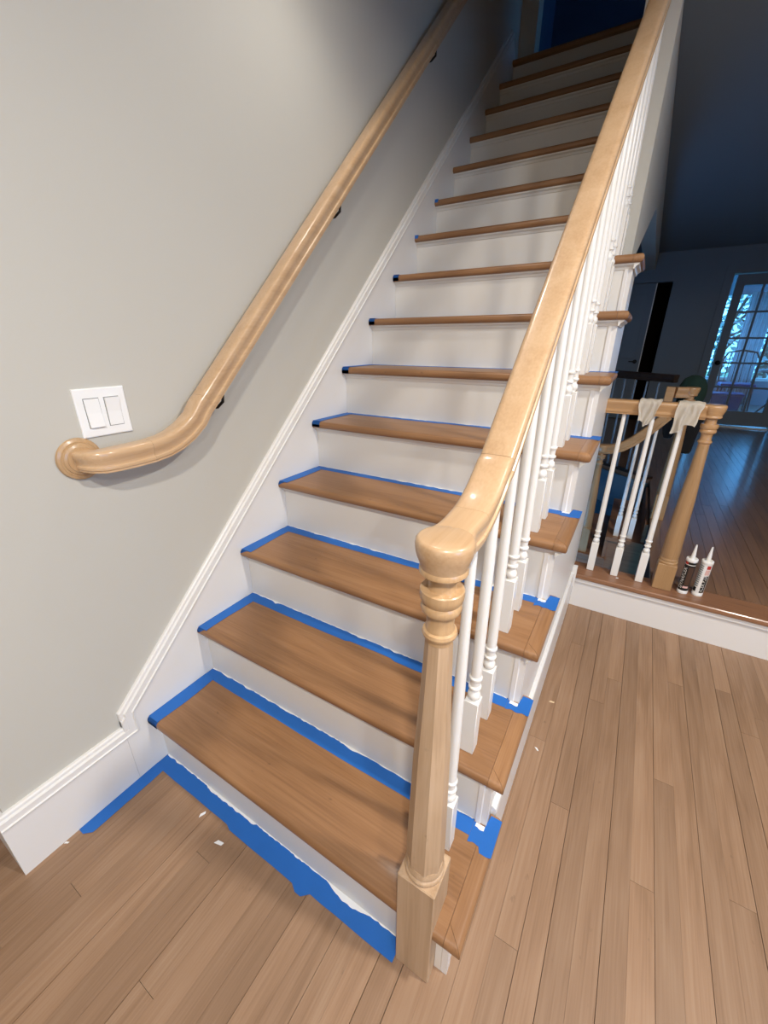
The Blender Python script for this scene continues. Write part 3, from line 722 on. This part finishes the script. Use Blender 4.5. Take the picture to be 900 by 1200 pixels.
for i in range(OPEN):
    for q, off in enumerate((0.026, 0.1306)):
        if i == 0 and q == 0: continue
        yv = i * R + off; z0 = (i + 1) * H
        tz = rail_under(yv) - z0
        if i == 0: tz = 0.962 + 0.032 - z0
        key = round(tz, 3)
        if key not in cache: cache[key] = baluster_mesh(tz)
        o = bpy.data.objects.new('baluster', cache[key]); COL.objects.link(o); o.parent = sr
        o.location = Vector((0.902, yv, z0)) - sr.location

# ------------------------------------------------------------------ handrail on the wall
wr_ = thing('wall_handrail', 'pale maple handrail curving into a round rosette on the wall', 'handrail', (-0.018, 0.0, 0.985))
WRX = 0.037
def wz(y): return 1.190 + 0.967 * (y - 0.39)      # top of the rail
pts = [(-0.010, 0.002, 1.005), (0.012, 0.004, 1.005), (0.026, 0.012, 1.0052), (0.035, 0.026, 1.0055), (WRX, 0.050, 1.006), (WRX, 0.09, 1.0068), (WRX, 0.135, 1.0085)]
bm = bmesh.new(); add_sweep(bm, RP, pts, scales=[(0.75, 0.78), (0.8, 0.8), (0.85, 0.85), (0.9, 0.9), (0.93, 0.93), (0.95, 0.95), (0.96, 0.96)], t1=(0, 1, 0.085)); obj('return_end', bm, 'rail', wr_, smooth=True, angle=0.6)
pts = [(WRX, 0.1355, 1.0085), (WRX, 0.17, 1.013), (WRX, 0.20, 1.022), (WRX, 0.23, 1.037), (WRX, 0.26, 1.0585), (WRX, 0.285, wz(0.285) + 0.0015), (WRX, 0.30, wz(0.30))]
bm = bmesh.new(); add_sweep(bm, RP, pts, scales=[(0.96, 0.96)]*7, t0=(0, 1, 0.085), t1=(0, 1, 0.967)); obj('rail_easing', bm, 'rail', wr_, smooth=True, angle=0.6)
pts = [(WRX, 0.3004 + 0.1*q, wz(0.3004 + 0.1*q)) for q in range(20)]
bm = bmesh.new(); add_sweep(bm, RP, pts, scales=[(0.96, 0.96)]*20); obj('rail', bm, 'rail', wr_, smooth=True, angle=0.6)
bm = bmesh.new(); add_lathe(bm, [(0.047, 0.0002), (0.049, 0.003), (0.047, 0.008), (0.042, 0.010), (0.041, 0.0115), (0.038, 0.0115), (0.036, 0.015), (0.031, 0.017), (0.030, 0.019)], (-0.018, 0.002, 0.983), 36, axis='x')
obj('rosette', bm, 'newel_gloss', wr_, smooth=True, angle=0.6)
for yv in (0.375, 0.985, 1.72):
    zz = wz(yv) - 0.071; yv = yv + 0.009
    bm = bmesh.new(); add_lathe(bm, [(0.016, 0.0003), (0.016, 0.003), (0.010, 0.006)], (-0.018, yv - 0.02, zz - 0.05), 14, axis='x')
    br = obj('bracket', bm, 'black_metal', wr_)
    bm = bmesh.new(); add_tube(bm, [(-0.013, yv - 0.02, zz - 0.05), (0.022, yv - 0.012, zz - 0.046), (0.038, yv - 0.004, zz - 0.030), (WRX, yv, zz - 0.006)], 0.0045, 8); obj('bracket_arm', bm, 'black_metal', br, smooth=True)
    bm = bmesh.new(); add_sweep(bm, [(-0.008, -0.002), (0.008, -0.002), (0.008, 0.002), (-0.008, 0.002)], [(WRX, yv - 0.03, wz(yv - 0.03) - 0.078), (WRX, yv + 0.03, wz(yv + 0.03) - 0.078)]); obj('bracket_saddle', bm, 'black_metal', br)

# ------------------------------------------------------------------ light switch
sw = thing('light_switch', 'white double rocker switch plate on the wall above the rosette', 'light switch', (-0.018, 0.079, 1.081))
bm = bmesh.new(); add_box(bm, -0.0178, -0.0125, 0.022, 0.136, 1.026, 1.137)
bevel_edges(bm, lambda c, e: abs(c.x + 0.0125) < 1e-5, 0.003, 2); obj('plate', bm, 'plate', sw)
for yv in (0.0565, 0.1015):
    bm = bmesh.new(); add_box(bm, -0.0124, -0.0122, yv - 0.0172, yv + 0.0172, 1.081 - 0.034, 1.081 + 0.034); sl = obj('rocker_gap_shade', bm, 'gap', sw)  # grey sheet paints the shade in the slot around the rocker
    bm = bmesh.new(); s_ = 1 if yv < 0.08 else -1
    add_prism(bm, [(-0.0121, 1.0485), (-0.0085 + 0.002*s_, 1.0485), (-0.0100, 1.081), (-0.0085 - 0.002*s_, 1.1135), (-0.0121, 1.1135)], 'y', yv - 0.0158, yv + 0.0158)
    obj('rocker', bm, 'plate', sl)

# ------------------------------------------------------------------ hall railing
HRY = 1.622
hr = thing('hall_railing', 'short oak railing with turned newel along the hall floor edge', 'railing', (1.15, HRY, HF))
newel(hr, (1.342, HRY), HF + 0.0005, 1.012, half=0.0365, mats=('railz', 'railx'), facets=28)
bm = bmesh.new(); add_sweep(bm, RP, [(0.953, HRY, 1.012), (1.1, HRY, 1.012), (1.25, HRY, 1.012), (1.32, HRY, 1.012)]); obj('handrail', bm, 'railx', hr, smooth=True, angle=0.6)
me = baluster_mesh(0.957 - HF)
for xv in (1.043, 1.148, 1.252):
    o = bpy.data.objects.new('baluster', me); COL.objects.link(o); o.parent = hr; o.location = Vector((xv, HRY, HF + 0.0005)) - hr.location

# ------------------------------------------------------------------ stairs down to the basement with their railing
bsn = thing('basement_staircase', 'wooden stairs going down from the hall', 'staircase', (1.2, 2.9, -0.6))
for q in range(7):
    zt = 0.03 - 0.16*q; xa = 1.10 - 0.2*q
    if xa < -0.12: break
    box('tread', 'border', max(xa - 0.02, -0.15), xa + 0.199, 2.45, 3.30, zt - 0.027, zt, parent=bsn, centred=True)
    box('riser', 'border', xa + 0.18, xa + 0.199, 2.46, 3.30, zt + 0.001, zt + 0.132, parent=bsn, centred=True)
    box('side_panel', 'border', max(xa, -0.15), xa + 0.199, 2.465, 2.485, zt - 0.5, zt - 0.028, parent=bsn, centred=True)
BY = 2.505
br_ = thing('basement_railing', 'curved oak railing rising to a gooseneck above the stairwell', 'railing', (1.15, BY, -0.13))
newel(br_, (1.335, BY + 0.035), HF + 0.0005, 1.0, half=0.034, mats=('railz', 'railx'), sc=0.93, facets=20)
newel(br_, (0.948, BY), -0.129, 0.630, half=0.034, mats=('railz', 'railx'), sc=0.84, facets=20)
cp = [(0.93, 0.632), (0.99, 0.636), (1.04, 0.655), (1.09, 0.694), (1.14, 0.748), (1.19, 0.81), (1.226, 0.858)]
bm = bmesh.new(); add_sweep(bm, RP, [(a, BY, b_) for a, b_ in cp]); obj('curved_rail', bm, 'railx', br_, smooth=True, angle=0.6)
bm = bmesh.new(); add_box(bm, 1.208, 1.252, BY - 0.026, BY + 0.026, 0.80, 1.0, 0.004, 2); obj('gooseneck', bm, 'railx', br_)
bm = bmesh.new(); add_sweep(bm, RP, [(1.253, BY + 0.004, 1.0), (1.29, BY + 0.02, 1.0), (1.335, BY + 0.035, 1.0)]); obj('level_rail', bm, 'railx', br_, smooth=True, angle=0.6)
for xv, zb_, zt_ in ((1.03, -0.13, 0.60), (1.135, 0.03, 0.70), (1.215, 0.03, 0.79)):
    o = bpy.data.objects.new('baluster', baluster_mesh(zt_ - zb_)); COL.objects.link(o); o.parent = br_; o.location = Vector((xv, BY, zb_ + 0.0005)) - br_.location

# far guard with the dark rail
gd = thing('stairwell_guard', 'dark railed guard with thin balusters on the far side of the stairwell', 'railing', (0.9, 3.8, HF))
ga, gb = Vector((0.35, 4.25, 0)), Vector((1.30, 3.455, 0)); gdir = (gb - ga).normalized()
bm = bmesh.new(); add_sweep(bm, RP, [(ga.x, ga.y, 1.01), (gb.x, gb.y, 1.01)]); obj('handrail', bm, 'dark_rail', gd, smooth=True, angle=0.6)
bm = bmesh.new(); add_sweep(bm, [(-0.025, 0), (0.025, 0), (0.025, 0.02), (-0.025, 0.02)], [(ga.x, ga.y, HF + 0.0005), (gb.x, gb.y, HF + 0.0005)]); obj('shoe_rail', bm, 'dark_rail', gd)
L_ = (gb - ga).length; k = int(L_ / 0.105)
bmb = bmesh.new(); add_lathe(bmb, [(0.0095, 0.0), (0.0085, 0.4), (0.007, 0.735)], (0, 0, 0), 10)
meg = bpy.data.meshes.new('guard_baluster'); bmb.to_mesh(meg); bmb.free(); meg.materials.append(M['hall_wall'])
for q in range(k):
    p = ga + gdir * (0.06 + q * 0.105)
    o = bpy.data.objects.new('baluster', meg); COL.objects.link(o); o.parent = gd; o.location = Vector((p.x, p.y, HF + 0.0205)) - gd.location

# ------------------------------------------------------------------ rags over the hall rail
def rag(x0, x1, drop_front, drop_back, seed, label, pinch):
    rnd = random.Random(seed); bm = bmesh.new(); nu, nv = 26, 34
    zt = 1.0145
    tot = drop_front + drop_back + 0.07
    grid = []
    for j in range(nv + 1):
        s = j / nv * tot            # along the drape from the front hem to the back hem
        row = []
        for i in range(nu + 1):
            u = i / nu
            df = drop_front * (1 - 0.16 * math.sin(u * 5.1 + seed) - 0.12 * u)
            if s < drop_front:
                f = 1 - s / drop_front
                z = zt - 0.006 - df * f; y = HRY - 0.0325 - 0.007 * math.sin(u * 11 + seed) * f - 0.006 * f
            elif s < drop_front + 0.07:
                t = (s - drop_front) / 0.07; y = HRY - 0.0325 + 0.065 * t; z = zt + 0.004 * math.sin(math.pi * t) - 0.004 * abs(2*t - 1) ** 6
                f = 0
            else:
                f = (s - drop_front - 0.07) / drop_back; z = zt - 0.006 - drop_back * f; y = HRY + 0.0335 + 0.005 * math.sin(u*9) * f
            w = (x1 - x0); cxm = (x0 + x1) / 2 - 0.012 * f
            ww = w * (1 - pinch * f ** 1.4)
            x = cxm + (u - 0.5) * ww + 0.003 * math.sin(s * 60 + u * 7)
            z += 0.0022 * math.sin(u * 17 + s * 30 + seed) if 0 < f else 0.0015 * (1 + math.sin(u * 14 + seed))
            y -= 0.004 * (1 + math.sin(u * 19 + seed * 2)) * (1 if s < drop_front else -1 if s > drop_front + 0.07 else 0)
            row.append(bm.verts.new((x, y, z)))
        grid.append(row)
    for a, b2 in zip(grid, grid[1:]):
        for i in range(nu): bm.faces.new([a[i], a[i+1], b2[i+1], b2[i]])
    bmesh.ops.solidify(bm, geom=bm.faces[:], thickness=0.0018)
    return tag(obj('rag', bm, 'cloth', origin=((x0+x1)/2, HRY, zt), smooth=True), label, 'rag', 'rags over the hall railing')
rag(1.090, 1.165, 0.088, 0.05, 1, 'narrow twisted white rag draped over the middle of the hall railing', 0.45)
rag(1.222, 1.305, 0.100, 0.06, 4, 'wide white rag draped over the hall railing next to the newel', 0.12)

# ------------------------------------------------------------------ jacket behind the railing
jk = thing('jacket', 'dark green and black jacket hanging behind the hall railing', 'jacket', (1.36, 2.66, 0.6))
def lump(name, prof, c, sx, sy, mat, seed):
    bm = bmesh.new(); add_lathe(bm, prof, c, 22)
    rnd = random.Random(seed)
    for v in bm.verts:
        dx, dy = v.co.x - c[0], v.co.y - c[1]; a = math.atan2(dy, dx)
        k = 1 + 0.07 * math.sin(a*5 + v.co.z*14 + seed) + 0.04 * math.sin(a*9 - v.co.z*30)
        v.co.x = c[0] + dx * sx * k; v.co.y = c[1] + dy * sy * k
    return obj(name, bm, mat, jk, smooth=True)
lump('shoulders', [(0.07, 0.0), (0.098, 0.03), (0.105, 0.08), (0.10, 0.13), (0.075, 0.17), (0.03, 0.188), (0.005, 0.19)], (1.345, 2.66, 0.868), 0.66, 0.5, 'green', 1)
lump('hanging_body', [(0.05, 0.0), (0.062, 0.02), (0.07, 0.12), (0.085, 0.22), (0.08, 0.29), (0.05, 0.31)], (1.388, 2.66, 0.60), 0.62, 0.5, 'black', 3)
lump('sleeve', [(0.02, 0.0), (0.03, 0.02), (0.05, 0.10), (0.075, 0.16), (0.06, 0.21)], (1.285, 2.67, 0.68), 0.9, 0.6, 'black', 5)

# ------------------------------------------------------------------ caulk tubes
def caulk(x, y, dark, label):
    z = HF + 0.0005; r = 0.0205
    t = thing('caulk_tube', label, 'caulk tube', (x, y, z), 'caulk tubes on the hall floor edge')
    bm = bmesh.new(); add_lathe(bm, [(r*0.98, 0), (r, 0.001), (r, 0.0158), (r*0.97, 0.0165)], (x, y, z), 24); obj('base_plug', bm, 'tube_white', t, smooth=True, angle=0.8)
    bm = bmesh.new(); add_lathe(bm, [(r*0.985, 0.0166), (r*0.985, 0.158)], (x, y, z), 24); obj('barrel', bm, 'tube_black' if dark else 'tube_white', t, smooth=True, angle=0.8)
    bm = bmesh.new(); add_lathe(bm, [(r*0.985, 0.1582), (r*1.06, 0.160), (r*1.06, 0.172), (r*0.99, 0.1735), (r*0.85, 0.1735), (r*0.8, 0.171), (0.009, 0.171)], (x, y, z), 24); obj('end_cap', bm, 'tube_white', t, smooth=True, angle=0.8)
    bm = bmesh.new(); add_lathe(bm, [(0.0088, 0.1712), (0.0078, 0.19), (0.0030, 0.236), (0.0026, 0.238)], (x, y, z), 14); obj('nozzle', bm, 'tube_white', t, smooth=True, angle=0.8)
    def patch(nm, a0, a1, z0, z1, mat, rr=r*0.985 + 0.0004):
        bm = bmesh.new(); nn = 8; A = []
        for q in range(nn + 1):
            a = math.radians(a0 + (a1 - a0) * q / nn)
            A.append([bm.verts.new((x + k_*math.cos(a), y + k_*math.sin(a), z + zz)) for zz in (z0, z1) for k_ in (rr, rr - 0.0003)])
        for u, v in zip(A, A[1:]):
            bm.faces.new([u[0], v[0], v[2], u[2]]); bm.faces.new([u[1], u[3], v[3], v[1]])
        return obj(nm, bm, mat, t, smooth=True, angle=0.8)
    fa = -104            # angle that faces the camera
    if dark:
        patch('label_stripe', fa - 75, fa + 70, 0.144, 0.147, 'tube_white')
        patch('label_patch', fa + 2, fa + 62, 0.045, 0.135, 'tube_brown')
        patch('label_patch', fa - 5, fa + 55, 0.030, 0.040, 'tube_pink')
        patch('label_patch', fa - 60, fa - 20, 0.146, 0.157, 'tube_red')
        ca = fa - 32; col = 'tube_white'
    else:
        patch('label_patch', fa + 16, fa + 70, 0.020, 0.105, 'tube_black')
        patch('label_patch', fa + 14, fa + 62, 0.108, 0.135, 'tube_pink')
        patch('label_patch', fa + 18, fa + 62, 0.138, 0.155, 'tube_red')
        for q in range(11): patch('label_print', fa - 62, fa - 14, 0.048 + q*0.0098, 0.054 + q*0.0098, 'tube_grey')
        patch('label_patch', fa - 64, fa - 24, 0.022, 0.042, 'tube_black')
        ca = fa + 33; col = 'tube_white'
    return t, ca, col
def vertical_text(t, x, y, ca, s, size, z0, mat, r=0.0205*0.985 + 0.0008):
    a = math.radians(ca)
    cu = bpy.data.curves.new('lettering', 'FONT'); cu.body = s; cu.size = size; cu.extrude = 0.0001; cu.align_y = 'CENTER'
    tmp = bpy.data.objects.new('lettering', cu); COL.objects.link(tmp)
    dg = bpy.context.evaluated_depsgraph_get(); dg.update()
    me = bpy.data.meshes.new_from_object(tmp.evaluated_get(dg)); bpy.data.objects.remove(tmp)
    # letters run up the tube, wrapped on its curve
    for v in me.vertices:
        u, w, d = v.co; aa = a - w / r
        v.co = ((r + d) * math.cos(aa), (r + d) * math.sin(aa), z0 + u)
    me.materials.clear(); me.materials.append(M[mat])
    o = bpy.data.objects.new('lettering', me); COL.objects.link(o); o.parent = t
tA = caulk(1.423, 1.612, True, 'caulk tube with black label standing next to the oak newel')
vertical_text(tA[0], 1.423, 1.612, tA[1], 'DYNAFLEX', 0.021, 0.026, tA[2])
tB = caulk(1.479, 1.622, False, 'caulk tube with white label and barcode, right of the black one')
vertical_text(tB[0], 1.479, 1.622, tB[1], 'ALEX PLUS', 0.018, 0.024, tB[2])

# ------------------------------------------------------------------ crumbs on the floor
def chip(x, y, z, s, a, mat, label, nm='wood_chip', cat='wood chip'):
    bm = bmesh.new(); p = [(-s, -s*0.25), (s*0.7, -s*0.35), (s, s*0.2), (-s*0.4, s*0.4)]
    ca, sa = math.cos(a), math.sin(a)
    add_prism(bm, [(x + u*ca - v*sa, y + u*sa + v*ca) for u, v in p], 'z', z + 0.0001, z + 0.0016)
    tag(obj(nm, bm, mat, origin=(x, y, z)), label, cat)
chip(1.028, 0.86, 0, 0.010, 0.2, 'chip', 'pale wood chip on the floor beside the third tread')
chip(1.022, 0.635, 0, 0.008, -0.7, 'smear', 'white paint chip on the floor beside the second tread', 'paint_chip', 'paint chip')
chip(1.165, 1.592, HF, 0.007, 0.4, 'smear', 'white paint crumb on the floor border between hall balusters', 'paint_chip', 'paint chip')
chip(0.255, -0.062, 0, 0.010, 1.2, 'smear', 'white paint flake on the floor by the bottom tape', 'paint_chip', 'paint chip')
chip(0.355, -0.085, 0, 0.013, 0.3, 'smear', 'larger white paint smudge on the floor by the bottom tape', 'paint_chip', 'paint chip')
chip(0.006, -0.295, 0, 0.006, 0.6, 'smear', 'small white paint drip under the baseboard', 'paint_chip', 'paint chip')

# ------------------------------------------------------------------ recessed lamp fixtures
for q, (lx, ly) in enumerate([a[:2] for a in LAMPS] + [SPOT]):
    t = thing('recessed_light', ['recessed ceiling light right of the stairs', 'recessed ceiling light above the camera', 'recessed ceiling light in the middle of the room', 'recessed ceiling light over the stairs'][q], 'ceiling light', (lx, ly, CEIL), 'recessed ceiling lights')
    bm = bmesh.new(); add_lathe(bm, [(0.078, -0.0003), (0.096, -0.0003), (0.096, -0.004), (0.080, -0.007), (0.078, -0.004)], (lx, ly, CEIL), 32, cap=False); obj('trim_ring', bm, 'plate', t)
    bm = bmesh.new(); add_lathe(bm, [(0.077, -0.0005), (0.077, -0.002)], (lx, ly, CEIL), 32); obj('lens', bm, 'lens', t)
